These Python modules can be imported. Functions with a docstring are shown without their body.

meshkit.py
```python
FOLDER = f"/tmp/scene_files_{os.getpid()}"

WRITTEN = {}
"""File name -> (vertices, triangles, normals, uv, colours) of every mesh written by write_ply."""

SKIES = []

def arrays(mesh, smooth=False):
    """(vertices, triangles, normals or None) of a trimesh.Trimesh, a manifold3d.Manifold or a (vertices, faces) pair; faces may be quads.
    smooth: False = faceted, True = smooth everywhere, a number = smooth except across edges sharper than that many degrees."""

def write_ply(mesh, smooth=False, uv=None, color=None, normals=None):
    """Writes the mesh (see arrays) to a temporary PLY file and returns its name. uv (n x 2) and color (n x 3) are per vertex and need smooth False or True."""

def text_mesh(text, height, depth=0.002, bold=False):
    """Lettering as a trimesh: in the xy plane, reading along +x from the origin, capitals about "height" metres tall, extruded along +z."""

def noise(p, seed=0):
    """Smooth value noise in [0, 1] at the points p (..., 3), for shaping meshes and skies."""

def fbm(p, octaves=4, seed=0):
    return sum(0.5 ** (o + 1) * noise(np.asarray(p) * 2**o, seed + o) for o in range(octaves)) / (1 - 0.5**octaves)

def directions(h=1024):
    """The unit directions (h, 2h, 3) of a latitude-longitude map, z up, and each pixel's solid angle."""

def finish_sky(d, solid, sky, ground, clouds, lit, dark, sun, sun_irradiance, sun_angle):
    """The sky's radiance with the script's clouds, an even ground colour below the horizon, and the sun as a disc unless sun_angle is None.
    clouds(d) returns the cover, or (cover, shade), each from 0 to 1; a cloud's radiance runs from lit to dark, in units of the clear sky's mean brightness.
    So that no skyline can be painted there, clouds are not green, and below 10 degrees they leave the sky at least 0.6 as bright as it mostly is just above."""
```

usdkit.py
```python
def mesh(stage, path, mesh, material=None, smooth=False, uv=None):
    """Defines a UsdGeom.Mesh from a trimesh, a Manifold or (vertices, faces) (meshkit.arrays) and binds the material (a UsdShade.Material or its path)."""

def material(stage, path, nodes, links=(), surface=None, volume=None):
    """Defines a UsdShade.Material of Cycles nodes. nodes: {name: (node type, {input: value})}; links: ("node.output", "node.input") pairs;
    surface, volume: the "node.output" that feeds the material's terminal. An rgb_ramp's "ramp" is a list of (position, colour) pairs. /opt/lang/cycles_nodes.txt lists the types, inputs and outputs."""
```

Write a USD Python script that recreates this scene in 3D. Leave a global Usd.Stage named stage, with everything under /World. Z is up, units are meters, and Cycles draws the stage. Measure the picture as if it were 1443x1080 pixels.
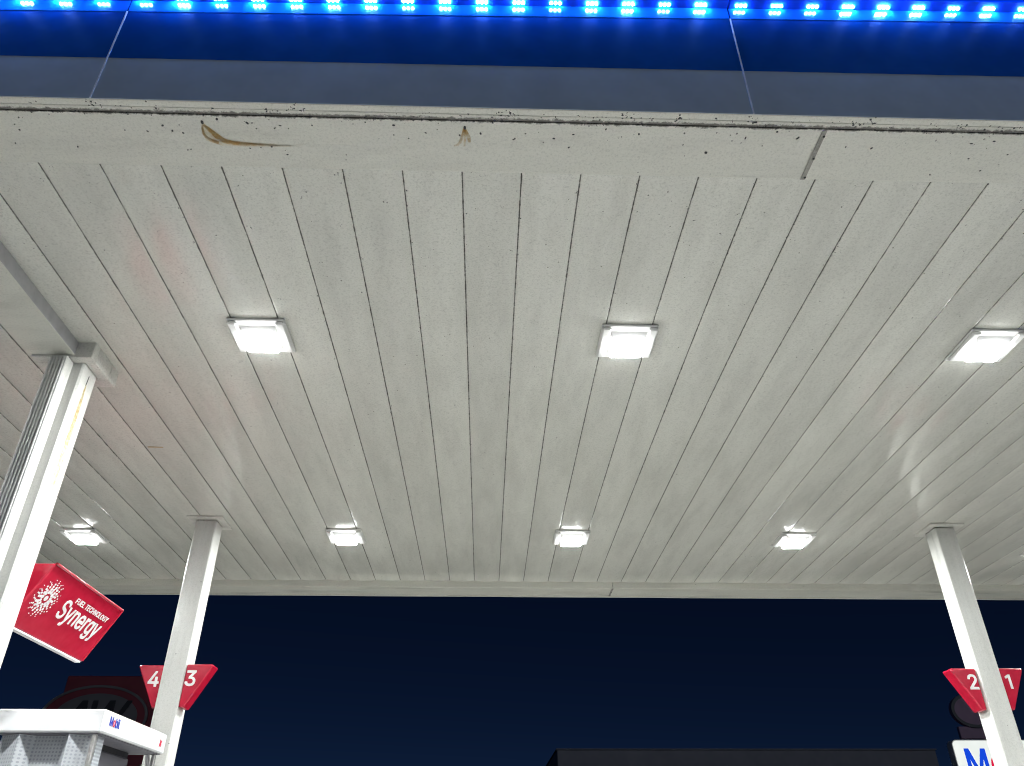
import math, random
import numpy as np, trimesh, usdkit, meshkit
from shapely.geometry import Polygon, Point, box as sbox
from pxr import Usd, UsdGeom, UsdLux, UsdShade, Gf, Sdf

random.seed(7)
rng = np.random.default_rng(7)
stage = Usd.Stage.CreateInMemory()
UsdGeom.SetStageUpAxis(stage, UsdGeom.Tokens.z)
UsdGeom.SetStageMetersPerUnit(stage, 1.0)
world = UsdGeom.Xform.Define(stage, '/World')
stage.SetDefaultPrim(world.GetPrim())
UsdGeom.Scope.Define(stage, '/World/Looks')

# ------------------------------------------------------------------ camera
EYE = 1.6
cam = UsdGeom.Camera.Define(stage, '/World/camera')
right = np.array([0.99949486, -0.03162724, -0.00312195])
up = np.array([-0.01407841, -0.52868667, 0.8487003])
fwd = np.array([0.02849258, 0.84822763, 0.52886487])
M = Gf.Matrix4d(*[float(x) for x in (*right, 0, *up, 0, *(-fwd), 0, 0, 0, EYE, 1)])
cam.AddTransformOp().Set(M)
cam.CreateHorizontalApertureAttr(36.0)
cam.CreateVerticalApertureAttr(36.0 * 766 / 1024)
cam.CreateFocalLengthAttr(1097.06 / 1443 * 36)
cam.CreateClippingRangeAttr(Gf.Vec2f(0.05, 2000))
cam.CreateExposureAttr(0.0)

# ------------------------------------------------------------------ night sky and moon
SUN_EL, SUN_ROT = math.radians(24), math.radians(160)
sky_mat = usdkit.material(stage, '/World/Looks/night_sky', {
    'tc': ('texture_coordinate', {}), 'dir': ('mapping', {'mapping_type': 'normal', 'scale': (1.0, 1.0, 0.4)}),
    'sky': ('sky_texture', {'sky_type': 'single_scattering', 'sun_disc': False, 'sun_elevation': SUN_EL, 'sun_rotation': SUN_ROT,
                            'air_density': 1.0, 'aerosol_density': 0.3, 'ozone_density': 6.0}),
    'tint': ('mix', {'mix_type': 'multiply', 'fac': 1.0, 'color2': (0.46, 0.62, 1.0)}),
    'bg': ('background_shader', {'strength': 0.0052}),
}, [('tc.generated', 'dir.vector'), ('dir.vector', 'sky.vector'), ('sky.color', 'tint.color1'), ('tint.color', 'bg.color')], surface='bg.background')
dome = UsdLux.DomeLight.Define(stage, '/World/sky')
dome.GetPrim().SetCustomDataByKey('kind', 'structure')
UsdShade.MaterialBindingAPI.Apply(dome.GetPrim()).Bind(sky_mat)
moon = UsdLux.DistantLight.Define(stage, '/World/moon')
moon.CreateNormalizeAttr(True); moon.CreateIntensityAttr(0.055); moon.CreateAngleAttr(3.0)
moon.CreateColorAttr(Gf.Vec3f(0.84, 0.92, 1.0))
sd = np.array([math.cos(SUN_EL) * math.sin(SUN_ROT), math.cos(SUN_EL) * math.cos(SUN_ROT), math.sin(SUN_EL)])
moon.AddTransformOp().Set(Gf.Matrix4d(Gf.Rotation(Gf.Vec3d(0, 0, 1), Gf.Vec3d(*map(float, sd))), Gf.Vec3d(0, 0, 30)))
LAMP = 980.0          # radiance of the canopy lamps
LED = 420.0

# ------------------------------------------------------------------ materials
MATS = {}
def add(name, nodes, links, surface='p.BSDF'):
    MATS[name] = usdkit.material(stage, '/World/Looks/' + name, nodes, links, surface=surface)

def plain(name, col, rough=0.5, metal=0.0, coat=0.0, grain=0.12, scale=14.0, bump=0.0, spec=0.5):
    """paint / plastic / metal with gentle uneven tone and roughness"""
    c = np.array(col)
    nodes = {'g': ('geometry', {}), 'n': ('noise_texture', {'scale': scale, 'detail': 5.0, 'roughness': 0.65}),
             'r': ('rgb_ramp', {'ramp': [(0.25, tuple(c * (1 - grain))), (0.75, tuple(np.minimum(c * (1 + grain * .6), 1)))]}),
             'm': ('map_range', {'from_min': 0.2, 'from_max': 0.8, 'to_min': rough * .8, 'to_max': min(1, rough * 1.25)}),
             'p': ('principled_bsdf', {'metallic': metal, 'coat_weight': coat, 'coat_roughness': 0.08, 'specular_ior_level': spec})}
    links = [('g.position', 'n.vector'), ('n.fac', 'r.fac'), ('r.color', 'p.base_color'), ('n.fac', 'm.value'), ('m.result', 'p.roughness')]
    if bump:
        nodes['b'] = ('bump', {'strength': bump, 'distance': 0.01})
        links += [('n.fac', 'b.height'), ('b.normal', 'p.normal')]
    add(name, nodes, links)

def glow(name, col, strength):
    add(name, {'p': ('emission', {'color': col, 'strength': strength})}, [], surface='p.emission')

PANEL_W, PANEL_X0 = 0.3048, 0.1479
def dirty_white(name, base, grime=0.5, rough=0.3, seams=False, lip=False, speck=0.5, streak=(6, 1.2, 6)):
    """old white paint: fine soot, bug specks and stretched grime; seams=True also darkens both sides of the panel joints with broken dirt"""
    b = np.array(base)
    N = {'g': ('geometry', {}), 'oi': ('object_info', {}),
         'map': ('mapping', {'mapping_type': 'point', 'scale': streak}),
         'big': ('noise_texture', {'scale': 1.0, 'detail': 6.0, 'roughness': 0.6}),
         'bigr': ('rgb_ramp', {'ramp': [(0.3, tuple(b * (1 - 0.20 * grime))), (0.55, tuple(b)), (0.8, tuple(np.minimum(b * 1.03, 1)))]}),
         'fine': ('noise_texture', {'scale': 85.0, 'detail': 5.0, 'roughness': 0.8}),
         'finer': ('rgb_ramp', {'ramp': [(0.32, (1 - .62 * grime,) * 3), (0.48, (0.94, 0.94, 0.93)), (0.66, (1, 1, 1))]}),
         'mul': ('mix', {'mix_type': 'multiply', 'fac': 1.0}),
         'vor': ('voronoi_texture', {'scale': 16.0}),
         'ring': ('math', {'math_type': 'less_than', 'value2': 0.07}),
         'pick': ('noise_texture', {'scale': 3.5, 'detail': 3.0, 'roughness': 0.8}),
         'pickt': ('math', {'math_type': 'greater_than', 'value2': 0.62 - 0.10 * speck}),
         'both': ('math', {'math_type': 'multiply'}),
         'rnd': ('map_range', {'from_min': 0, 'from_max': 1, 'to_min': 0.92, 'to_max': 1.03}),
         'mulr': ('mix', {'mix_type': 'multiply', 'fac': 1.0}),
         'dark': ('mix', {'mix_type': 'mix', 'color2': (0.05, 0.045, 0.038)}),
         'rr': ('map_range', {'from_min': 0.3, 'from_max': 0.7, 'to_min': rough * .75, 'to_max': rough * 1.5}),
         'wav': ('noise_texture', {'scale': 1.0, 'detail': 2.0}),
         'wmap': ('mapping', {'mapping_type': 'point', 'scale': (9, 1.6, 9)}),
         'b': ('bump', {'strength': 0.10, 'distance': 0.008}),
         'b2': ('bump', {'strength': 0.10, 'distance': 0.002}),
         'p': ('principled_bsdf', {'specular_ior_level': 0.5})}
    L = [('g.position', 'map.vector'), ('map.vector', 'big.vector'), ('big.fac', 'bigr.fac'), ('g.position', 'fine.vector'), ('fine.fac', 'finer.fac'),
         ('bigr.color', 'mul.color1'), ('finer.color', 'mul.color2'), ('g.position', 'vor.vector'), ('vor.distance', 'ring.value1'),
         ('g.position', 'pick.vector'), ('pick.fac', 'pickt.value1'), ('ring.value', 'both.value1'), ('pickt.value', 'both.value2'),
         ('oi.random', 'rnd.value'), ('mul.color', 'mulr.color1'), ('rnd.result', 'mulr.color2'), ('mulr.color', 'dark.color1'),
         ('big.fac', 'rr.value'), ('rr.result', 'p.roughness'), ('g.position', 'wmap.vector'), ('wmap.vector', 'wav.vector'),
         ('wav.fac', 'b.height'), ('fine.fac', 'b2.height'), ('b.normal', 'b2.normal'), ('b2.normal', 'p.normal')]
    last = 'both.value'
    if seams or lip:
        N['xyz'] = ('separate_xyz', {})
        L.append(('g.position', 'xyz.vector'))
        N['sn'] = ('noise_texture', {'scale': 22.0, 'detail': 5.0, 'roughness': 0.8})
        L.append(('g.position', 'sn.vector'))
        if seams:
            N |= {'s0': ('math', {'math_type': 'subtract', 'value2': PANEL_X0 - 40 * PANEL_W - PANEL_W / 2}),
                  's1': ('math', {'math_type': 'floored_modulo', 'value2': PANEL_W}),
                  's2': ('math', {'math_type': 'subtract', 'value2': PANEL_W / 2}),
                  's3': ('math', {'math_type': 'absolute'})}
            L += [('xyz.x', 's0.value1'), ('s0.value', 's1.value1'), ('s1.value', 's2.value1'), ('s2.value', 's3.value1')]
            width, edge = 0.008, 's3.value'
        else:
            N |= {'s0': ('math', {'math_type': 'subtract', 'value2': lip}), 's3': ('math', {'math_type': 'absolute'})}
            L += [('xyz.y', 's0.value1'), ('s0.value', 's3.value1')]
            width, edge = 0.030, 's3.value'
        N |= {'e': ('map_range', {'from_min': 0.0, 'from_max': width, 'to_min': 0.36, 'to_max': -0.22, 'clamp': True}),
              'ea': ('math', {'math_type': 'add'}), 'et': ('map_range', {'from_min': 0.56, 'from_max': 0.72, 'to_min': 0.0, 'to_max': 0.85, 'clamp': True}),
              'mx': ('math', {'math_type': 'maximum'})}
        L += [(edge, 'e.value'), ('e.result', 'ea.value1'), ('sn.fac', 'ea.value2'), ('ea.value', 'et.value'), ('et.result', 'mx.value1'), (last, 'mx.value2')]
        last = 'mx.value'
    L += [(last, 'dark.fac'), ('dark.color', 'p.base_color')]
    add(name, N, L)

WHITE = (0.72, 0.72, 0.665)
dirty_white('soffit_white', WHITE, 0.6, 0.135, seams=True, speck=0.45)
dirty_white('trim_white', (0.72, 0.715, 0.65), 0.45, 0.34, lip=2.42, speck=0.5, streak=(1.5, 6, 6))
dirty_white('trim_far_white', (0.72, 0.715, 0.65), 0.45, 0.34, speck=0.4, streak=(1.5, 6, 6))
dirty_white('column_white', (0.70, 0.70, 0.675), 0.36, 0.32, speck=0.35, streak=(14, 14, 1.2))
dirty_white('collar_white', (0.70, 0.69, 0.65), 0.7, 0.4, speck=1.3, streak=(6, 6, 6))
plain('fixture_white', (0.84, 0.84, 0.82), 0.4, grain=0.08)
plain('fascia_grey', (0.44, 0.52, 0.60), 0.30, grain=0.10, scale=3.0)
plain('fascia_blue', (0.006, 0.10, 0.45), 0.16, coat=0.7, grain=0.15, scale=4.0)
plain('rail_blue', (0.01, 0.24, 0.85), 0.17, coat=0.8, grain=0.1, scale=5.0)
plain('hood_blue', (0.01, 0.09, 0.62), 0.3, grain=0.08, scale=5.0)
plain('seam_trim', (0.85, 0.87, 0.92), 0.25, metal=0.0, grain=0.2, scale=30)
plain('tape_brown', (0.42, 0.33, 0.20), 0.6, grain=0.3, scale=40)
plain('joint_dirt', (0.30, 0.29, 0.26), 0.6, grain=0.5, scale=60)
plain('raceway_grey', (0.42, 0.42, 0.43), 0.35, grain=0.12)
plain('deck_dark', (0.03, 0.03, 0.028), 0.8)
plain('sign_red', (0.46, 0.008, 0.035), 0.24, coat=0.2, grain=0.08, scale=6)
plain('sign_white', (0.82, 0.80, 0.80), 0.4, grain=0.04)
plain('edge_pink', (0.72, 0.10, 0.13), 0.3, grain=0.1)
plain('pump_white', (0.74, 0.75, 0.77), 0.28, grain=0.06, scale=5, coat=0.2)
plain('pump_grey', (0.16, 0.155, 0.18), 0.45, grain=0.12)
plain('pump_dark', (0.035, 0.035, 0.04), 0.5)
plain('post_steel', (0.55, 0.54, 0.53), 0.32, metal=0.7, grain=0.15, scale=25)
plain('text_blue', (0.02, 0.05, 0.42), 0.4, grain=0.05)
plain('text_red', (0.62, 0.02, 0.06), 0.4, grain=0.05)
plain('rubber_black', (0.015, 0.015, 0.016), 0.55)
plain('screen_glass', (0.02, 0.025, 0.03), 0.08, coat=0.6)
plain('maroon_panel', (0.18, 0.03, 0.045), 0.5, grain=0.2, scale=2)
plain('oval_grey', (0.12, 0.12, 0.13), 0.5, grain=0.1, scale=2)
plain('oval_dark', (0.02, 0.022, 0.026), 0.5)
plain('disc_plum', (0.42, 0.26, 0.38), 0.5, grain=0.2, scale=2)
plain('building_wall', (0.24, 0.24, 0.28), 0.8, grain=0.2, scale=1.2)
plain('window_dark', (0.02, 0.022, 0.028), 0.1)
plain('pole_grey', (0.12, 0.12, 0.13), 0.5)
plain('rib_metal', (0.60, 0.60, 0.59), 0.35, grain=0.15, scale=20)
# perforated side sheet of the dispenser: rows of small dark dots
add('dotted_panel', {'g': ('geometry', {}), 'xyz': ('separate_xyz', {}),
                     'u0': ('math', {'math_type': 'divide', 'value2': 0.022}), 'uf': ('math', {'math_type': 'fraction'}), 'uc': ('math', {'math_type': 'subtract', 'value2': 0.5}),
                     'v0': ('math', {'math_type': 'divide', 'value2': 0.022}), 'vf': ('math', {'math_type': 'fraction'}), 'vc': ('math', {'math_type': 'subtract', 'value2': 0.5}),
                     'u2': ('math', {'math_type': 'multiply'}), 'v2': ('math', {'math_type': 'multiply'}), 'sum': ('math', {'math_type': 'add'}),
                     't': ('math', {'math_type': 'less_than', 'value2': 0.085}), 'n': ('noise_texture', {'scale': 8.0, 'detail': 3.0}),
                     'nr': ('rgb_ramp', {'ramp': [(0.3, (0.42, 0.44, 0.47)), (0.7, (0.52, 0.54, 0.57))]}),
                     'mx': ('mix', {'color2': (0.33, 0.35, 0.385)}), 'p': ('principled_bsdf', {'roughness': 0.38})},
    [('g.position', 'xyz.vector'), ('g.position', 'n.vector'), ('xyz.x', 'u0.value1'), ('u0.value', 'uf.value1'), ('uf.value', 'uc.value1'), ('xyz.z', 'v0.value1'), ('v0.value', 'vf.value1'), ('vf.value', 'vc.value1'),
     ('uc.value', 'u2.value1'), ('uc.value', 'u2.value2'), ('vc.value', 'v2.value1'), ('vc.value', 'v2.value2'), ('u2.value', 'sum.value1'), ('v2.value', 'sum.value2'),
     ('sum.value', 't.value1'), ('t.value', 'mx.fac'), ('n.fac', 'nr.fac'), ('nr.color', 'mx.color1'), ('mx.color', 'p.base_color')])
# rust runs: an uneven ochre film, broken up by noise
def rust(name, axis, start, reach, pale, deep, most):
    """a thin ochre run: uneven, and thinner the farther it has run from its screw or slot"""
    add(name, {'g': ('geometry', {}), 'xyz': ('separate_xyz', {}), 'n': ('noise_texture', {'scale': 30.0, 'detail': 6.0, 'roughness': 0.7}),
               'r': ('rgb_ramp', {'ramp': [(0.35, pale), (0.62, deep)]}),
               'd0': ('math', {'math_type': 'subtract', 'value2': start}), 'd1': ('math', {'math_type': 'absolute'}),
               'f': ('map_range', {'from_min': 0.0, 'from_max': reach, 'to_min': 1.0, 'to_max': 0.0, 'clamp': True}),
               'a': ('map_range', {'from_min': 0.36, 'from_max': 0.64, 'to_min': 0.18 * most, 'to_max': most, 'clamp': True}),
               'fa': ('math', {'math_type': 'multiply'}),
               'd': ('principled_bsdf', {'roughness': 0.6}), 't': ('transparent_bsdf', {}), 'mx': ('mix_closure', {})},
        [('g.position', 'n.vector'), ('g.position', 'xyz.vector'), ('xyz.' + axis, 'd0.value1'), ('d0.value', 'd1.value1'), ('d1.value', 'f.value'),
         ('n.fac', 'r.fac'), ('r.color', 'd.base_color'), ('n.fac', 'a.value'), ('a.result', 'fa.value1'), ('f.result', 'fa.value2'), ('fa.value', 'mx.fac'),
         ('t.BSDF', 'mx.closure1'), ('d.BSDF', 'mx.closure2')], surface='mx.closure')
rust('rust_long', 'x', -1.35, 0.42, (0.70, 0.50, 0.20), (0.70, 0.38, 0.09), 0.42)
rust('rust_short', 'y', 2.46, 0.15, (0.64, 0.46, 0.15), (0.60, 0.32, 0.05), 0.75)
rust('rust_halo', 'x', -1.35, 0.45, (0.70, 0.58, 0.32), (0.68, 0.50, 0.24), 0.22)
rust('rust_column', 'z', 4.62 - 0.20, 1.25, (0.64, 0.55, 0.20), (0.50, 0.33, 0.08), 0.62)
def ground_mat(name, lo, hi, scale, rough):
    add(name, {'g': ('geometry', {}), 'n': ('noise_texture', {'scale': scale, 'detail': 8.0, 'roughness': 0.65}), 'r': ('rgb_ramp', {'ramp': [(0.3, lo), (0.7, hi)]}),
               'n2': ('noise_texture', {'scale': 90.0, 'detail': 3.0}), 'b': ('bump', {'strength': 0.4, 'distance': 0.004}), 'p': ('principled_bsdf', {'roughness': rough})},
        [('g.position', 'n.vector'), ('g.position', 'n2.vector'), ('n.fac', 'r.fac'), ('r.color', 'p.base_color'), ('n2.fac', 'b.height'), ('b.normal', 'p.normal')])
ground_mat('concrete', (0.42, 0.415, 0.40), (0.54, 0.53, 0.51), 0.8, 0.8)
ground_mat('asphalt', (0.035, 0.035, 0.036), (0.06, 0.06, 0.06), 0.5, 0.9)
ground_mat('grass_ground', (0.02, 0.03, 0.012), (0.05, 0.06, 0.03), 0.3, 1.0)
glow('lamp_lens', (0.955, 0.985, 0.965), LAMP)
glow('lens_skirt', (0.97, 0.99, 1.0), 22.0)
glow('led_blue', (0.13, 0.34, 1.0), LED)
glow('led_bright', (0.15, 0.38, 1.0), LED * 1.25)
glow('led_weak', (0.10, 0.30, 1.0), LED * .6)
glow('bar_lens', (0.0, 0.05, 1.0), 0.8)
add('sign_lit', {'g': ('geometry', {}), 'n': ('noise_texture', {'scale': 1.3, 'detail': 2.0}), 'r': ('rgb_ramp', {'ramp': [(0.3, (0.80, 0.86, 0.82)), (0.7, (0.93, 0.97, 0.93))]}),
                 'p': ('emission', {'strength': 1.0})}, [('g.position', 'n.vector'), ('n.fac', 'r.fac'), ('r.color', 'p.color')], surface='p.emission')
glow('letter_blue_lit', (0.008, 0.07, 0.72), 1.0)
glow('letter_red_lit', (0.75, 0.008, 0.06), 1.0)

# ------------------------------------------------------------------ helpers
USED = {}
def numbered(parent, name):
    k = (parent, name); n = USED.get(k, 0); USED[k] = n + 1
    return name if n == 0 else f'{name}_{n:03d}'
def pth(o):
    return '/World' if o is None else str(o.GetPath())
def tag(o, label=None, cat=None, group=None, kind=None):
    for k, v in (('label', label), ('category', cat), ('group', group), ('kind', kind)):
        if v: o.SetCustomDataByKey(k, v)
    return o
def thing(name, loc, label, cat, group=None, rz=0):
    x = UsdGeom.Xform.Define(stage, '/World/' + numbered('/World', name))
    x.AddTranslateOp().Set(Gf.Vec3d(*map(float, loc)))
    if rz: x.AddRotateZOp().Set(rz)
    return tag(x.GetPrim(), label, cat, group)
ORIGIN = {}
def obj(name, m, mat, parent=None, smooth=False, loc=None):
    """one Mesh prim; world coordinates minus the parent's origin given in loc"""
    if isinstance(m, (list, tuple)) and len(m) and isinstance(m[0], trimesh.Trimesh):
        m = trimesh.util.concatenate(m)
    m = m.copy()
    if loc is not None: m.apply_translation(-np.array(loc, float))
    p = pth(parent)
    return usdkit.mesh(stage, p + '/' + numbered(p, name), m, MATS[mat], smooth).GetPrim()
def bx(x0, x1, y0, y1, z0, z1):
    m = trimesh.creation.box((x1 - x0, y1 - y0, z1 - z0)); m.apply_translation(((x0 + x1) / 2, (y0 + y1) / 2, (z0 + z1) / 2)); return m
def cbx(x0, x1, y0, y1, z0, z1, c=0.006):
    """chamfered box (hull)"""
    pts = []
    for X, sx in ((x0, 1), (x1, -1)):
        for Y, sy in ((y0, 1), (y1, -1)):
            for Zz, sz in ((z0, 1), (z1, -1)):
                pts += [(X + sx * c, Y + sy * c, Zz), (X + sx * c, Y, Zz + sz * c), (X, Y + sy * c, Zz + sz * c)]
    return trimesh.convex.convex_hull(np.array(pts))
def hexa(corners):
    """box with 8 free corners: bottom four then top four, both counter-clockwise"""
    f = [(0, 3, 2, 1), (4, 5, 6, 7), (0, 1, 5, 4), (1, 2, 6, 5), (2, 3, 7, 6), (3, 0, 4, 7)]
    t = [x for q in f for x in ((q[0], q[1], q[2]), (q[0], q[2], q[3]))]
    return trimesh.Trimesh(np.array(corners, float), np.array(t), process=False)
def place(m, o, u, v):
    """a mesh drawn in the xy plane put on a face: origin o, text runs along u, up along v, depth along u x v"""
    u, v = np.array(u, float), np.array(v, float); n = np.cross(u, v)
    T = np.eye(4); T[:3, 0], T[:3, 1], T[:3, 2], T[:3, 3] = u, v, n, o
    m = m.copy(); m.apply_transform(T); return m
def text(t, h, depth=0.003, bold=False, shear=0.0, sx=1.0):
    m = meshkit.text_mesh(t, h, depth, bold)
    v = m.vertices.copy(); v[:, 0] = v[:, 0] * sx + shear * v[:, 1]; m.vertices = v
    return m
def letters(word, h, depth=0.003, bold=True, sx=1.0):
    """each letter as its own mesh, set side by side"""
    out = []
    for i, c in enumerate(word):
        m = text(c, h, depth, bold, sx=sx)
        w = text(word[:i + 1], h, depth, bold, sx=sx).bounds[1, 0] - m.bounds[1, 0]
        m.apply_translation((w, 0, 0)); out.append(m)
    return out
def ext(poly, d):
    return trimesh.creation.extrude_polygon(poly, d, engine='earcut')
def tube(p, r, n=8):
    p = np.array(p, float); vs, fs = [], []
    for i, q in enumerate(p):
        d = p[min(i + 1, len(p) - 1)] - p[max(i - 1, 0)]; d /= np.linalg.norm(d)
        a = np.cross(d, (0, 0, 1.0) if abs(d[2]) < .9 else (1.0, 0, 0)); a /= np.linalg.norm(a); b = np.cross(d, a)
        for k in range(n):
            t = 2 * math.pi * k / n; vs.append(q + r * (math.cos(t) * a + math.sin(t) * b))
    for i in range(len(p) - 1):
        for k in range(n):
            a, b = i * n + k, i * n + (k + 1) % n
            fs += [(a, b, b + n), (a, b + n, a + n)]
    m = trimesh.Trimesh(vs, fs, process=False); m.fix_normals(); return m

def W(x, y, z):            # heights below are measured from the eye, as surveyed
    return (x, y, z + EYE)
H = 3.0217 + EYE           # soffit panels
HT = H - 0.08              # perimeter trim
Y0, Y1 = 2.350, 9.875      # front and back fascia planes
SEAMS = [-1.813 + 3.01 * k for k in range(-2, 5)]
X0, X1 = SEAMS[0], SEAMS[-1]

# ------------------------------------------------------------------ ground
tag(obj('ground', bx(-400, 400, -400, 400, -0.6, -0.012), 'grass_ground'), kind='structure')
tag(obj('road', bx(-200, 200, 15.0, 24.0, -0.2, -0.006), 'asphalt'), kind='structure')
tag(obj('forecourt', bx(-26, 28, -16, 14.5, -0.3, 0.0), 'concrete'), kind='structure')
isl = ext(Point(0, 0).buffer(0.62).union(sbox(-0.62, 0, 0.62, 4.6)).union(Point(0, 4.6).buffer(0.62)), 0.13)
isl.apply_translation((-2.855, 3.8, 0.0005))
tag(obj('pump_island', isl, 'concrete'), kind='structure')
isl2 = isl.copy(); isl2.apply_translation((7.62, 0, 0))
tag(obj('pump_island', isl2, 'concrete'), kind='structure')

# ------------------------------------------------------------------ canopy
canopy = thing('gas_station_canopy', (0, 0, 0), 'long white gas station canopy with ribbed metal soffit and blue lit fascia', 'canopy')
# soffit panels, one by one
k0, k1 = math.ceil((X0 + .3 - PANEL_X0) / PANEL_W), math.floor((X1 - .3 - PANEL_X0) / PANEL_W)
prof = [(.0014, .020), (.0014, .008), (.0028, .0050), (.007, .0032), (.014, .0020), (.024, .0012), (.040, .0002), (.060, -.0010), (.10, -.0030), (.152, -.0040), (.205, -.0030), (.250, -.0010), (.280, .0008), (.2945, .0021), (.3000, .0030), (.3026, .0052), (.3034, .0085), (.3058, .0087)]
NY = 22
for k in range(k0, k1):
    tilt, sag = rng.normal(0, .0012), rng.normal(0, .0008)
    ys = np.linspace(Y0 + 0.37, Y1 - 0.37, NY)
    V = []
    for j, y in enumerate(ys):
        wob = .0011 * (meshkit.noise(np.array([[k * 3.1, y * .9, 0.5]]), 3)[0] - .5)
        for (px, pz) in prof:
            s = math.sin(math.pi * min(max(px / PANEL_W, 0), 1))
            z = H + pz + tilt * (px / PANEL_W - .5) + (wob * 2.2 + sag * (1 - (2 * j / (NY - 1) - 1) ** 2)) * s
            V.append((PANEL_X0 + k * PANEL_W + px, y, z))
    n = len(prof); F = []
    for j in range(NY - 1):
        for i in range(n - 1):
            a = j * n + i
            F += [(a, a + n, a + 1), (a + 1, a + n, a + n + 1)]
    m = trimesh.Trimesh(V, F, process=False)
    if m.face_normals[:, 2].mean() > 0: m.invert()
    obj('soffit_panel', m, 'soffit_white', canopy, smooth=True)
obj('roof_deck', bx(X0 + .02, X1 - .02, Y0 + .03, Y1 - .03, H + .028, H + .75), 'deck_dark', canopy)

# perimeter trim: front run
def trim_run(xa, xb, sgn, yi, yo, mat, lift=0.0):
    """hollow-looking return: inner riser from the soffit, flat bottom with a soft fold. yi: inner edge, yo: outer edge"""
    ym = yi + (yo - yi) * .49
    P = [(yi, H + .020), (yi, HT + .006), (yi + sgn * .004, HT), (ym, HT + .0035), (yo, HT - .0005), (yo, HT + .02), (yi + sgn * .02, HT + .024), (yi + sgn * .02, H + .020)]
    pg = Polygon(P)
    m = ext(pg, xb - xa)                                  # (y, z) profile extruded along +z -> map to x
    T = np.array([[0, 0, 1, xa], [1, 0, 0, 0], [0, 1, 0, lift], [0, 0, 0, 1]], float)
    m.apply_transform(T)
    if m.volume < 0: m.invert()
    return m
joints = [X0 + .01, -2.62, 1.56, 5.62, X1 - .01]
for a, b in zip(joints[:-1], joints[1:]):
    for nm, sgn, yi, yo, mat in (('front_trim', -1, 2.742, 2.4275, 'trim_white'), ('rear_trim', 1, 9.505, 9.82, 'trim_far_white')):
        g_ = .003 if nm == 'front_trim' or b == 1.56 else -.0002
        t = obj(nm, trim_run(a + (.003 if nm == 'front_trim' or a == 1.56 else .0002), b - (.003 if g_ > 0 else .0002), sgn, yi, yo, mat), mat, canopy)
        if b < X1 - 1 and (nm == 'front_trim' or a < 0 < b):                                    # a cover strip over the butt joint, with its screws
            obj('joint_strip', bx(b - .012, b + .010, min(yi, yo) + .004, max(yi, yo) - .004, HT - .0045, HT - .0012), 'joint_dirt', t)
            sc = []
            for q in (.12, .55, .94):
                s = trimesh.creation.icosphere(1, .0055); s.apply_translation((b + .006, yo + (yi - yo) * q, HT - .0052)); sc.append(s)
            obj('screw', sc, 'pump_dark', t)
        if nm == 'front_trim' and a < 0 < b:
            front_trim = t
# gutter lip under the fascia: two narrow strips and a dark groove between
for nm, y0, y1, z0 in (('drip_edge', 2.352, 2.388, HT - .002), ('drip_edge', 2.3905, 2.4235, HT + .001)):
    obj(nm, cbx(X0 + .01, X1 - .01, y0, y1, z0, HT + .03, .003), 'trim_white', canopy)
obj('drip_edge', cbx(X0 + .01, X1 - .01, 9.828, 9.872, HT - .004, HT + .03, .003), 'trim_far_white', canopy)
obj('groove_backing', [bx(X0 + .01, X1 - .01, 2.353, 2.74, HT + .032, HT + .04), bx(X0 + .01, X1 - .01, 9.51, 9.87, HT + .032, HT + .04)], 'deck_dark', canopy)

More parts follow.
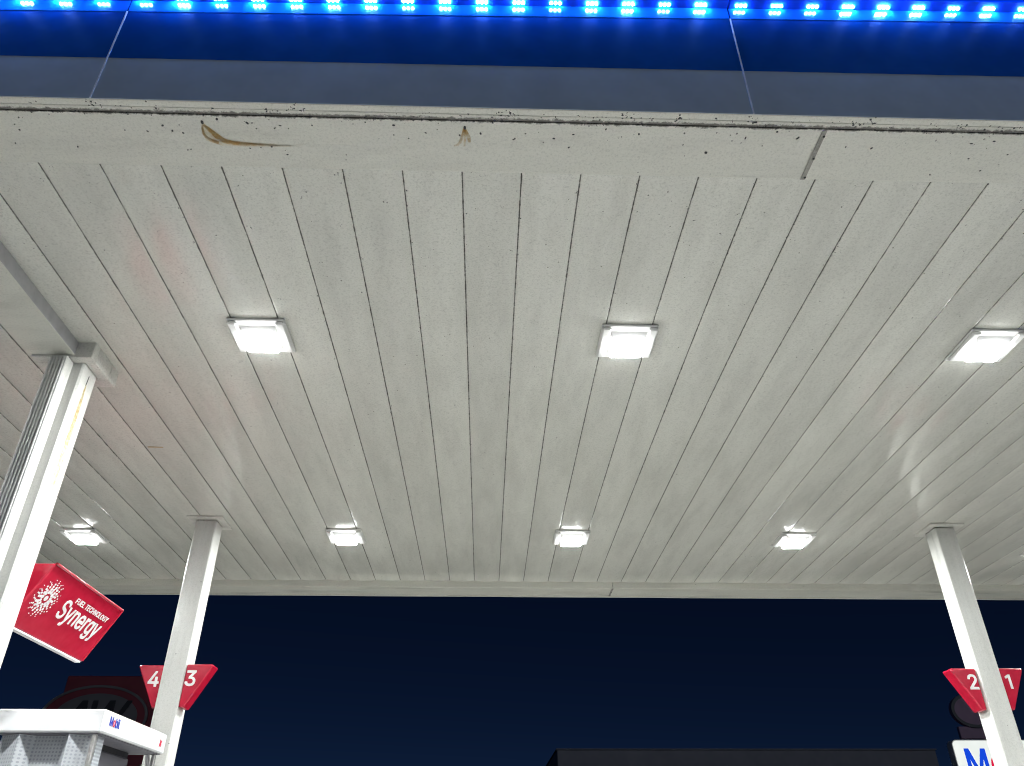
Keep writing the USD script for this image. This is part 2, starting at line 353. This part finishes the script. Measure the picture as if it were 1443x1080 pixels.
# fascia
zb = lambda x: EYE + 3.245 + .0077 * x            # grey / blue line
zr = lambda x: EYE + 3.638 + .0250 * x            # lower edge of the bright rail
zl = lambda x: EYE + 3.726 + .0250 * x            # underside of the light bar
def slab(xa, xb, y0, y1, f0, f1):
    return hexa([(xa, y0, f0(xa)), (xb, y0, f0(xb)), (xb, y1, f0(xb)), (xa, y1, f0(xa)), (xa, y0, f1(xa)), (xb, y0, f1(xb)), (xb, y1, f1(xb)), (xa, y1, f1(xa))])
zbot = lambda x: HT + .001
for i, (a, b) in enumerate(zip(SEAMS[:-1], SEAMS[1:])):
    fp = obj('fascia_panel', slab(a + .0025, b - .0025, Y0, Y0 + .02, zbot, zb), 'fascia_grey', canopy)
    obj('blue_band', slab(a + .0025, b - .0025, Y0 - .0006, Y0 + .02, lambda x: zb(x) + .0005, lambda x: zl(x) + .18), 'fascia_blue', fp)
    obj('light_rail', slab(a + .004, b - .004, Y0 - .0028, Y0 - .0008, zr, lambda x: zl(x) - .001), 'rail_blue', fp)
    obj('bar_hood', slab(a + .003, b - .003, Y0 - .060, Y0 - .0008, zl, lambda x: zl(x) + .012), 'hood_blue', fp)
    obj('bar_lens', slab(a + .003, b - .003, Y0 - .066, Y0 - .0605, lambda x: zl(x) - .004, lambda x: zl(x) + .10), 'bar_lens', fp)
    if i: obj('seam_strip', slab(a - .0035, a + .0035, Y0 - .0035, Y0 - .0008, zbot, zr), 'seam_trim', canopy)
rear = obj('rear_fascia', bx(X0, X1, Y1, Y1 + .02, HT + .001, H + .95), 'fascia_grey', canopy)
obj('end_fascia', bx(X0 - .02, X0, Y0, Y1, HT + .001, H + .95), 'fascia_grey', canopy)
obj('end_fascia', bx(X1, X1 + .02, Y0, Y1, HT + .001, H + .95), 'fascia_grey', canopy)
# led modules in threes, restarting at the fascia seams
for a, b in zip(SEAMS[:-1], SEAMS[1:]):
    x = a + .085 - .02
    while x < b - .04:
        dots = []
        for d in (-.0215, 0, .0215):
            s = trimesh.creation.icosphere(2, .0086); s.apply_scale((1, 1, .6)); s.apply_translation((x + d, Y0 - .021, zl(x + d) - .0045)); dots.append(s)
        obj('led_module', dots, ['led_blue', 'led_blue', 'led_bright', 'led_weak'][rng.integers(0, 4)], canopy, smooth=True)
        x += .1868

# rust runs on the front trim, each from its screw
def stain(polys, screw, mat, lift):
    m = trimesh.util.concatenate([ext(Polygon(p).buffer(.003, quad_segs=3), .0006) for p in polys]); m.apply_translation((0, 0, HT - lift))
    obj('rust_stain', m, mat, front_trim)
    if screw:
        s = trimesh.creation.icosphere(1, .008); s.apply_scale((.8, 1.4, .6)); s.apply_translation((screw[0], screw[1], HT - .003)); obj('rusty_screw', s, 'pump_dark', front_trim)
def band(pts, widths):
    """a run of changing width along a line"""
    pts, widths = np.array(pts, float), np.array(widths) / 2
    d = np.gradient(pts, axis=0); n = np.c_[-d[:, 1], d[:, 0]] / np.linalg.norm(d, axis=1)[:, None]
    return np.vstack([pts + n * widths[:, None], (pts - n * widths[:, None])[::-1]])
right_run = band([(-1.349, 2.478), (-1.338, 2.497), (-1.322, 2.522), (-1.304, 2.550), (-1.28, 2.575), (-1.24, 2.588), (-1.17, 2.593), (-1.08, 2.596), (-.97, 2.598)], [.006, .012, .020, .026, .026, .018, .014, .009, .003])
left_run = band([(-1.352, 2.478), (-1.360, 2.505), (-1.362, 2.532), (-1.356, 2.556), (-1.338, 2.574), (-1.31, 2.586)], [.004, .005, .006, .008, .012, .014])
stain([right_run, left_run], (-1.35, 2.468), 'rust_long', .0022)
stain([[(-1.354, 2.49), (-1.345, 2.485), (-1.31, 2.53), (-1.27, 2.572), (-1.15, 2.585), (-.98, 2.592), (-.93, 2.599), (-1.15, 2.608), (-1.30, 2.602), (-1.36, 2.575), (-1.37, 2.53)]], None, 'rust_halo', .0013)
stain([band([(-.134, 2.470), (-.125, 2.495), (-.116, 2.52), (-.113, 2.548)], [.004, .009, .012, .007]), band([(-.137, 2.472), (-.146, 2.51), (-.156, 2.548), (-.168, 2.566), (-.185, 2.573)], [.004, .006, .008, .007, .003]),
       band([(-.1345, 2.475), (-.1335, 2.52), (-.1370, 2.572)], [.003, .005, .003])], (-.134, 2.464), 'rust_short', .0022)

obj('old_tape', bx(-2.868, -2.742, 5.930, 5.952, H - .0048, H - .0020), 'tape_brown', canopy)
# cobweb clumps and dead insects caught along the lip, the joints and the fold: too many and too small to pick apart
deb = []
def clump(x, y, z, n, spread, r0):
    for _ in range(n):
        b = trimesh.creation.icosphere(0, r0 * rng.uniform(.4, 1.2)); b.apply_scale((rng.uniform(.6, 2.2), rng.uniform(.6, 1.6), .5))
        b.apply_transform(trimesh.transformations.rotation_matrix(rng.uniform(0, 6.28), (0, 0, 1)))
        b.apply_translation((x + rng.normal(0, spread), y + rng.normal(0, spread * .5), z)); deb.append(b)
for _ in range(150):
    x = rng.uniform(-3, 3.6); clump(x, rng.choice([2.3895, 2.392, 2.423, 2.427]), HT - .0015, rng.integers(1, 5), .016, .0034)
for x in (-1.81, 1.197, -.93, .05, .62, .86, 1.75): clump(x, 2.378, HT - .003, 10, .022, .0036)
for _ in range(90): clump(rng.uniform(-2.6, 3.2), 2.44 + abs(rng.normal(0, .09)), HT - .0012, 1, .004, .0042)
for _ in range(16): clump(rng.uniform(-2.6, 3.2), rng.uniform(2.45, 2.73), HT - .0012, 1, .004, .0036)
for _ in range(230):
    k = rng.integers(-12, 16); y = 2.8 + abs(rng.normal(0, 1.3)) if rng.random() < .8 else rng.uniform(2.8, 9)
    clump(PANEL_X0 + k * PANEL_W + rng.normal(0, .004), min(y, 9.3), H + .001, rng.integers(1, 3), .005, .0030)
for _ in range(320):
    clump(rng.uniform(-3.5, 4.5), min(2.8 + abs(rng.normal(0, 1.1)), 9.2), H - .0035, rng.integers(1, 3), .012, .0026)
tag(obj('insect_specks', deb, 'pump_dark', canopy), kind='stuff')

# ------------------------------------------------------------------ columns
def riser_beam():
    return [cbx(-3.080, -2.772, 2.752, 4.412, H - .100, H - .003, .004)]
c1 = thing('canopy_column', (-2.85, 4.58, 0.13), 'nearest white canopy column with ribbed metal pipe cover, rust streak and box collar', 'column')
L1 = (-2.85, 4.58, 0.13)
obj('shaft', cbx(-2.970, -2.730, 4.470, 4.668, 0.13, H - .005, .012), 'column_white', c1, loc=L1)
obj('collar', [cbx(-3.055, -2.655, 4.400, 4.472 - .003, H - .125, H - .002, .004), cbx(-3.055, -2.655, 4.671, 4.785, H - .125, H - .002, .004),
               cbx(-3.055, -2.973, 4.4695, 4.6705, H - .125, H - .002, .004), cbx(-2.727, -2.655, 4.4695, 4.6705, H - .125, H - .002, .004)], 'collar_white', c1, loc=L1)
# ribbed cover: fluted front in bare metal, white side return
obj('pipe_cover', cbx(-2.906, -2.799, 4.374, 4.468, 0.14, H - .127, .004), 'column_white', c1, loc=L1)
ribs = [cbx(-2.9035 + i * .0205 + .001, -2.9035 + i * .0205 + .014, 4.3625, 4.3703, 0.145, H - .14, .003) for i in range(5)]
pc = obj('rib_sheet', [bx(-2.9045, -2.8005, 4.3705, 4.3737, 0.142, H - .130)], 'rib_metal', c1, loc=L1)
for r_ in ribs: obj('rib', r_, 'rib_metal', pc, loc=L1)
# slot and rust run on the right face (faces +x)
sl = ext(Polygon([(4.560, H - .235), (4.566, H - .170), (4.572, H - .168), (4.569, H - .23), (4.562, H - .25)]), .0012)
obj('slot', place(sl, (-2.7296, 0, 0), (0, 1, 0), (0, 0, 1)), 'pump_dark', c1, loc=L1)
rs = ext(Polygon([(4.560, H - .24), (4.572, H - .24), (4.586, H - .40), (4.592, H - .75), (4.588, H - 1.2), (4.545, H - 1.2), (4.542, H - .75), (4.550, H - .42)]), .0006)
obj('rust_stain', place(rs, (-2.7298, 0, 0), (0, 1, 0), (0, 0, 1)), 'rust_column', c1, loc=L1)
rw = obj('ceiling_raceway', riser_beam(), 'raceway_grey', canopy)
obj('raceway_cover', cbx(-3.0795, -2.7725, 2.7525, 4.4115, H - .1035, H - .1003, .001), 'trim_far_white', rw)

def back_column(cx, cy, label):
    L = (cx, cy, 0.13)
    c = thing('canopy_column', L, label, 'column')
    obj('shaft', cbx(cx - .103, cx + .103, cy - .103, cy + .103, 0.13, H - .022, .008), 'column_white', c, loc=L)
    r, o = .1045, .180
    obj('trim_plate', [cbx(cx - o, cx + o, cy - o, cy - r, H - .020, H - .0015, .003), cbx(cx - o, cx + o, cy + r, cy + o, H - .020, H - .0015, .003),
                       cbx(cx - o, cx - r, cy - r, cy + r, H - .020, H - .0015, .003), cbx(cx + r, cx + o, cy - r, cy + r, H - .020, H - .0015, .003)], 'collar_white', c, loc=L)
    obj('base_plate', cbx(cx - .2, cx + .2, cy - .2, cy + .2, 0.131, 0.155, .003), 'post_steel', c, loc=L)
back_column(-2.845, 7.617, 'plain white square canopy column carrying the red 4 and 3 signs')
back_column(4.755, 7.640, 'plain white square canopy column carrying the red 2 and 1 signs')

# ------------------------------------------------------------------ canopy lamps
def lamp(cx, cy, label):
    L = (cx, cy, H)
    t = thing('canopy_light', L, label, 'light', 'square LED lights set in the canopy soffit')
    s = .186
    obj('base_plate', cbx(-s, s, -s, s, -.020, -.0015, .006), 'fixture_white', t)
    for sx in (-1, 1):
        a, b = (-s + .002, -s + .062) if sx < 0 else (s - .062, s - .002)
        obj('side_rail', cbx(a, b, -s + .004, s - .03, -.044, -.0205, .010), 'fixture_white', t, smooth=35)
    hs = hexa([(-.105, -.085, -.052), (.105, -.085, -.052), (.105, .105, -.052), (-.105, .105, -.052), (-.12, -.125, -.0205), (.12, -.125, -.0205), (.12, .125, -.0205), (-.12, .125, -.0205)])
    obj('lens_housing', hs, 'fixture_white', t)
    ring = lambda a, z: [(x * a, .01 + y * a, z) for x, y in ((-.108, -.082), (-.094, -.096), (.094, -.096), (.108, -.082), (.108, .082), (.094, .096), (-.094, .096), (-.108, .082))]
    obj('lens_skirt', trimesh.convex.convex_hull(np.array(ring(1.03, -.0523) + ring(1.03, -.058) + ring(.99, -.0745))), 'lens_skirt', t, smooth=30)
    obj('lens', trimesh.convex.convex_hull(np.array(ring(.985, -.0747) + ring(.985, -.0749) + ring(.6, -.0753))), 'lamp_lens', t)
lamp(-1.517, 4.277, 'square canopy light, left of the three nearest ones')
lamp(0.915, 4.277, 'square canopy light, middle one of the three nearest ones')
lamp(3.365, 4.262, 'square canopy light at the right picture edge, nearer row')
lamp(-1.508, 7.955, 'square canopy light in the far row, right of the column with sign 3')
lamp(0.896, 7.935, 'square canopy light in the middle of the far row')
lamp(3.312, 7.955, 'square canopy light in the far row, left of the column with sign 2')
lamp(-4.270, 8.010, 'square canopy light above the red wedge sign, leftmost of the far row')
lamp(6.255, 8.200, 'square canopy light in the far row, cut by the right picture edge')
lamp(-4.270, 4.277, 'square canopy light left of the nearest column, beyond the left picture edge')
lamp(6.100, 4.262, 'square canopy light of the nearer row, beyond the right picture edge')

# ------------------------------------------------------------------ red number signs
def wedge(pts, d, r=.012):
    """flat plate with slanted side, rounded corners and softened front edge; drawn in (x, z)"""
    pg = Polygon(pts); core = pg.buffer(-r).buffer(r, quad_segs=4)
    inner = pg.buffer(-r - .008).buffer(r, quad_segs=4)
    a = ext(core, d - .012); a.apply_translation((0, 0, .0))
    vb, vf = np.array(core.exterior.coords), np.array(inner.exterior.coords)
    b = trimesh.convex.convex_hull(np.vstack([np.c_[vb, np.full(len(vb), d - .012)], np.c_[vb, np.zeros(len(vb))], np.c_[vf, np.full(len(vf), d)]]))
    return b
def number_sign(num, face_x, yf, side, label, nx):
    """side +1: sticks out towards +x"""
    z1, z0 = EYE + 1.598, EYE + 1.228
    pts = [(0, z1), (side * .247, z1), (side * .045, z0), (0, z0)]
    L = (face_x, yf, z0)
    t = thing('pump_number_sign', L, label, 'sign')
    w = wedge(pts, .15)                                   # +z of the drawing -> -y
    m = place(w, (face_x + side * .002, yf + .15, 0), (1, 0, 0), (0, 0, 1))
    obj('board', m, 'sign_red', t, smooth=25, loc=L)
    g = ext(Polygon([(0, 0), (.024, 0), (.024, .128), (.003, .128), (-.030, .108), (-.022, .090), (0, .101)]), .003) if num == '1' else text(num, .128, .003, True)
    g.apply_translation((-g.bounds.mean(0)[0], 0, 0))
    obj('numeral', place(g, (face_x + side * nx, yf - .0008, EYE + 1.412), (1, 0, 0), (0, 0, 1)), 'sign_white', t, loc=L)
number_sign('3', -2.742, 7.517, 1, 'red sign numbered 3, jutting right from the column behind the fuel pump', .062)
number_sign('4', -2.948, 7.565, -1, 'red sign numbered 4, half hidden by the left edge of its column', .080)
number_sign('2', 4.652, 7.575, -1, 'red sign numbered 2, jutting left above the lit white price sign', .062)
number_sign('1', 4.858, 7.560, 1, 'red sign numbered 1 with a bright top edge, at the right picture edge', .066)

# ------------------------------------------------------------------ the big red wedge with lettering, above the dispenser
SY0, SY1, SZ1, SZ0 = 4.730, 5.765, EYE + 1.600, EYE + 1.240
XT, XB = -2.640, -2.835
L = (-2.855, 5.25, SZ0)
sg = thing('fuel_wedge_sign', L, 'big red wedge sign lettered Synergy between the nearest column and the fuel pump', 'sign')
body = [(-2.855 - .215, SZ1), (-2.855 - .02, SZ0), (XB, SZ0), (XT, SZ1)]
w = wedge(body, SY1 - SY0, .010)
obj('body', place(w, (0, SY1, 0), (1, 0, 0), (0, 0, 1)), 'sign_red', sg, smooth=25, loc=L)
A = np.array([XT, SY0, SZ1]); D = np.array([XB, SY0, SZ0]); vup = (A - D) / np.linalg.norm(A - D); SL = np.linalg.norm(A - D)
uu = np.array([0, 1.0, 0]); nrm = np.cross(uu, vup)
def on_face(m, u, v, lift=.0012):
    return place(m, A + uu * u * (SY1 - SY0) - vup * v * SL + nrm * lift, uu, vup)
syn = text('Synergy', .118, .002, True)
syn.apply_scale(((.575) / (syn.bounds[1, 0] - syn.bounds[0, 0]), 1, 1))
obj('word', on_face(syn, .345, .615), 'sign_white', sg, loc=L)
ft = text('FUEL TECHNOLOGY', .034, .002, True); ft.apply_scale(((.49) / (ft.bounds[1, 0] - ft.bounds[0, 0]), 1, 1))
obj('small_words', on_face(ft, .435, .315), 'sign_white', sg, loc=L)
dots = [ext(Point(0, 0).buffer(.017), .002)]
for rr, n_, rd in ((.042, 11, .0105), (.060, 14, .0098), (.078, 17, .0080), (.094, 19, .0062), (.108, 20, .0046), (.121, 18, .0034)):
    for i in range(n_):
        if rr > .1 and rng.random() < .25: continue
        a = 2 * math.pi * (i + rr * 37 % 1 + rng.uniform(-.2, .2)) / n_
        d = ext(Point(0, 0).buffer(rd * rng.uniform(.85, 1.15), quad_segs=4), .002); d.apply_translation((rr * math.cos(a), rr * math.sin(a), 0)); dots.append(d)
obj('dot_burst', on_face(trimesh.util.concatenate(dots), .155, .475), 'sign_white', sg, loc=L)
for P_ in ([A + vup * -.004 + uu * .004, A + vup * -.004 + uu * (SY1 - SY0 - .006)], [A + vup * -.004 + uu * (SY1 - SY0 - .006), D + vup * .006 + uu * (SY1 - SY0 - .006)]):
    obj('edge_bead', tube([P_[0], P_[1]], .009), 'sign_red', sg, smooth=True, loc=L)
obj('bottom_edge', bx(-2.855 - .016, XB - .001, SY0 + .01, SY1 - .02, SZ0 - .012, SZ0 - .0015), 'sign_white', sg, loc=L)

# ------------------------------------------------------------------ fuel dispenser
PX0, PX1, PY0, PY1 = -3.205, -2.500, 5.590, 6.760
TOP, VB = EYE + .902, EYE + .760
L = (-2.853, 6.17, .13)
pump = thing('fuel_pump', L, 'fuel pump with white lettered top valance and grey dotted side panel', 'fuel pump')
obj('valance', cbx(PX0, PX1, PY0, PY1, VB, TOP, .010), 'pump_white', pump, loc=L)
obj('valance_underside', bx(PX0 + .02, PX1 - .02, PY0 + .02, PY1 - .02, VB - .006, VB - .0015), 'pump_grey', pump, loc=L)
word = letters('Mobil', .054, .002, True, .85)
for c, m in zip('Mobil', word):
    obj('letter', place(m, (PX1 + .0008, PY0 + .085, EYE + .815), (0, 1, 0), (0, 0, 1)), 'text_red' if c == 'o' else 'text_blue', pump, loc=L)
hp = Polygon([(0, 0), (.012, .0), (.02, .014), (.032, .010), (.036, 0), (.042, .012), (.034, .024), (.046, .040), (.036, .048), (.026, .036), (.016, .046), (.004, .050), (.010, .034), (.002, .018)])
obj('horse_badge', place(ext(hp, .002), (PX1 + .0008, PY1 - .135, EYE + .800), (0, 1, 0), (0, 0, 1)), 'text_red', pump, loc=L)
# corrugated, dotted end panel facing the camera
plan = [(-3.185, 5.70), (-3.025, 5.605), (-2.960, 5.70), (-2.775, 5.70), (-2.708, 5.605), (-2.560, 5.705), (-2.560, 5.80), (-3.185, 5.80)]
m = ext(Polygon(plan), VB - .008 - .75); m.apply_translation((0, 0, .75))
obj('dotted_panel', m, 'dotted_panel', pump, loc=L)
for (px, py) in ((-2.548, 5.625), (-2.548, 6.70), (-3.165, 5.80), (-3.165, 6.70)):
    obj('corner_post', cbx(px - .014, px + .014, py - .018, py + .018, .16, VB - .007, .006), 'post_steel', pump, loc=L)
obj('head_cabinet', cbx(-3.10, -2.700, 5.82, 6.62, 1.25, VB - .045, .01), 'pump_grey', pump, loc=L)
obj('head_gasket', bx(-3.09, -2.71, 5.83, 6.61, VB - .0445, VB - .0065), 'pump_dark', pump, loc=L)
obj('lower_cabinet', cbx(-3.15, -2.600, 5.86, 6.60, .15, 1.25 - .004, .015), 'pump_white', pump, loc=L)
obj('display', cbx(-2.699, -2.688, 6.00, 6.45, 1.62, 1.92, .003), 'screen_glass', pump, loc=L)
obj('keypad', cbx(-2.599, -2.580, 6.05, 6.2, .95, 1.15, .003), 'pump_dark', pump, loc=L)
for i in range(3):
    y = 6.25 + i * .11
    nz = obj('nozzle', cbx(-2.599, -2.54, y, y + .05, .80, 1.05, .012), 'rubber_black', pump, loc=L)
    a = np.linspace(0, 1, 16)
    hose = np.c_[np.full(16, -2.53) + .16 * np.sin(a * math.pi), y + .025 + .15 * a, .8 + .1 * a - .55 * np.sin(a * math.pi) + a * 1.35]
    obj('hose', tube(hose, .012), 'rubber_black', nz, smooth=True, loc=L)
obj('hose_spring', tube([(-2.60, 6.70, VB - .01), (-2.585, 6.72, VB - .10), (-2.58, 6.725, VB - .22)], .016), 'sign_white', pump, smooth=True, loc=L)

# ------------------------------------------------------------------ lit brand sign, far right
L = (18.85, 30.2, 0)
ms = thing('price_sign', L, 'lit white Mobil sign with blue and red letters behind the right column', 'sign')
zt, z0 = EYE + 3.84, EYE + 2.25
pl = sbox(16.78 + .15, z0 + .15, 20.95 - .15, zt - .15).buffer(.15, quad_segs=6)
obj('cabinet', place(ext(pl.buffer(.03), .35), (0, 30.4, 0), (1, 0, 0), (0, 0, 1)), 'fixture_white', ms, loc=L)
obj('face', place(ext(pl, .02), (0, 30.045, 0), (1, 0, 0), (0, 0, 1)), 'sign_lit', ms, loc=L)
for c, m in zip('Mobil', letters('Mobil', .86, .012, True, .84)):
    obj('letter', place(m, (17.03, 30.022, EYE + 2.70), (1, 0, 0), (0, 0, 1)), 'letter_red_lit' if c == 'o' else 'letter_blue_lit', ms, loc=L)
for px in (17.6, 20.1): obj('post', bx(px - .09, px + .09, 30.14, 30.32, 0, z0 - .04), 'pole_grey', ms, loc=L)

# ------------------------------------------------------------------ unlit oval restaurant sign, far left
L = (-11.3, 25.0, 0)
aw = thing('restaurant_sign', L, 'unlit dark maroon restaurant sign with big oval letter badge above the fuel pump', 'sign')
obj('panel', cbx(-12.62, -9.55, 25.06, 25.30, EYE + 2.2, EYE + 4.98, .03), 'maroon_panel', aw, loc=L)
def oval(rx, rz, d, hole=None):
    p = Polygon([(rx * math.cos(t), rz * math.sin(t)) for t in np.linspace(0, 2 * math.pi, 64, endpoint=False)])
    if hole: p = p.difference(Polygon([(hole[0] * math.cos(t), hole[1] * math.sin(t)) for t in np.linspace(0, 2 * math.pi, 64, endpoint=False)]))
    return ext(p, d)
OC = (-11.52, 25.055, EYE + 3.80)
obj('oval_back', place(oval(1.58, .90, .05), OC, (1, 0, 0), (0, 0, 1)), 'maroon_panel', aw, loc=L)
obj('oval_ring', place(oval(1.58, .90, .03, (1.50, .83)), (OC[0], 25.004, OC[2]), (1, 0, 0), (0, 0, 1)), 'oval_grey', aw, loc=L)
obj('oval_field', place(oval(1.22, .66, .02), (OC[0] + .05, 25.004, OC[2]), (1, 0, 0), (0, 0, 1)), 'oval_grey', aw, loc=L)
for t, h_, x_, z_ in (('A', .86, -.98, -.42), ('&', .40, -.27, -.40), ('W', .86, -.12, -.42)):
    g = text(t, h_, .02, True, shear=.28); g.apply_translation((-g.bounds[0, 0] + x_, z_, 0))
    obj('letter', place(g, (OC[0], 24.983, OC[2]), (1, 0, 0), (0, 0, 1)), 'oval_dark', aw, loc=L)
obj('post', bx(-11.6, -11.2, 25.1, 25.3, 0, EYE + 2.2 - .01), 'pole_grey', aw, loc=L)

# ------------------------------------------------------------------ unlit round sign, far right
L = (23.8, 40, 0)
rsn = thing('round_pole_sign', L, 'unlit dim round sign over a flat board, behind the red 2 sign', 'sign')
obj('disc', place(oval(1.05, .78, .2), (23.78, 40.2, EYE + 6.46), (1, 0, 0), (0, 0, 1)), 'disc_plum', rsn, loc=L)
obj('disc_rim', place(oval(1.05, .78, .05, (.90, .64)), (23.78, 39.995, EYE + 6.46), (1, 0, 0), (0, 0, 1)), 'oval_grey', rsn, loc=L)
obj('board', cbx(22.86, 25.6, 40.0, 40.2, EYE + 5.20, EYE + 5.74, .02), 'disc_plum', rsn, loc=L)
obj('post', bx(24.1, 24.4, 40.205, 40.4, 0, EYE + 6.4), 'pole_grey', rsn, loc=L)

# ------------------------------------------------------------------ low building across the road
L = (12.5, 44, 0)
bd = thing('flat_roof_building', L, 'low dark flat roofed building across the road at the bottom', 'building')
obj('wall', bx(3.6, 21.2, 40.3, 52, 0, EYE + 3.60), 'building_wall', bd, loc=L)
obj('parapet', cbx(3.4, 21.42, 40.0, 52.3, EYE + 3.602, EYE + 4.70, .02), 'building_wall', bd, loc=L)
obj('coping', cbx(3.35, 21.47, 39.95, 52.35, EYE + 4.702, EYE + 4.76, .01), 'building_wall', bd, loc=L)
for i in range(6):
    wn = obj('window', bx(4.6 + i * 2.75, 6.6 + i * 2.75, 40.26, 40.298, .9, 3.2), 'pole_grey', bd, loc=L)
    obj('pane', bx(4.7 + i * 2.75, 6.5 + i * 2.75, 40.25, 40.258, 1.0, 3.1), 'window_dark', wn, loc=L)
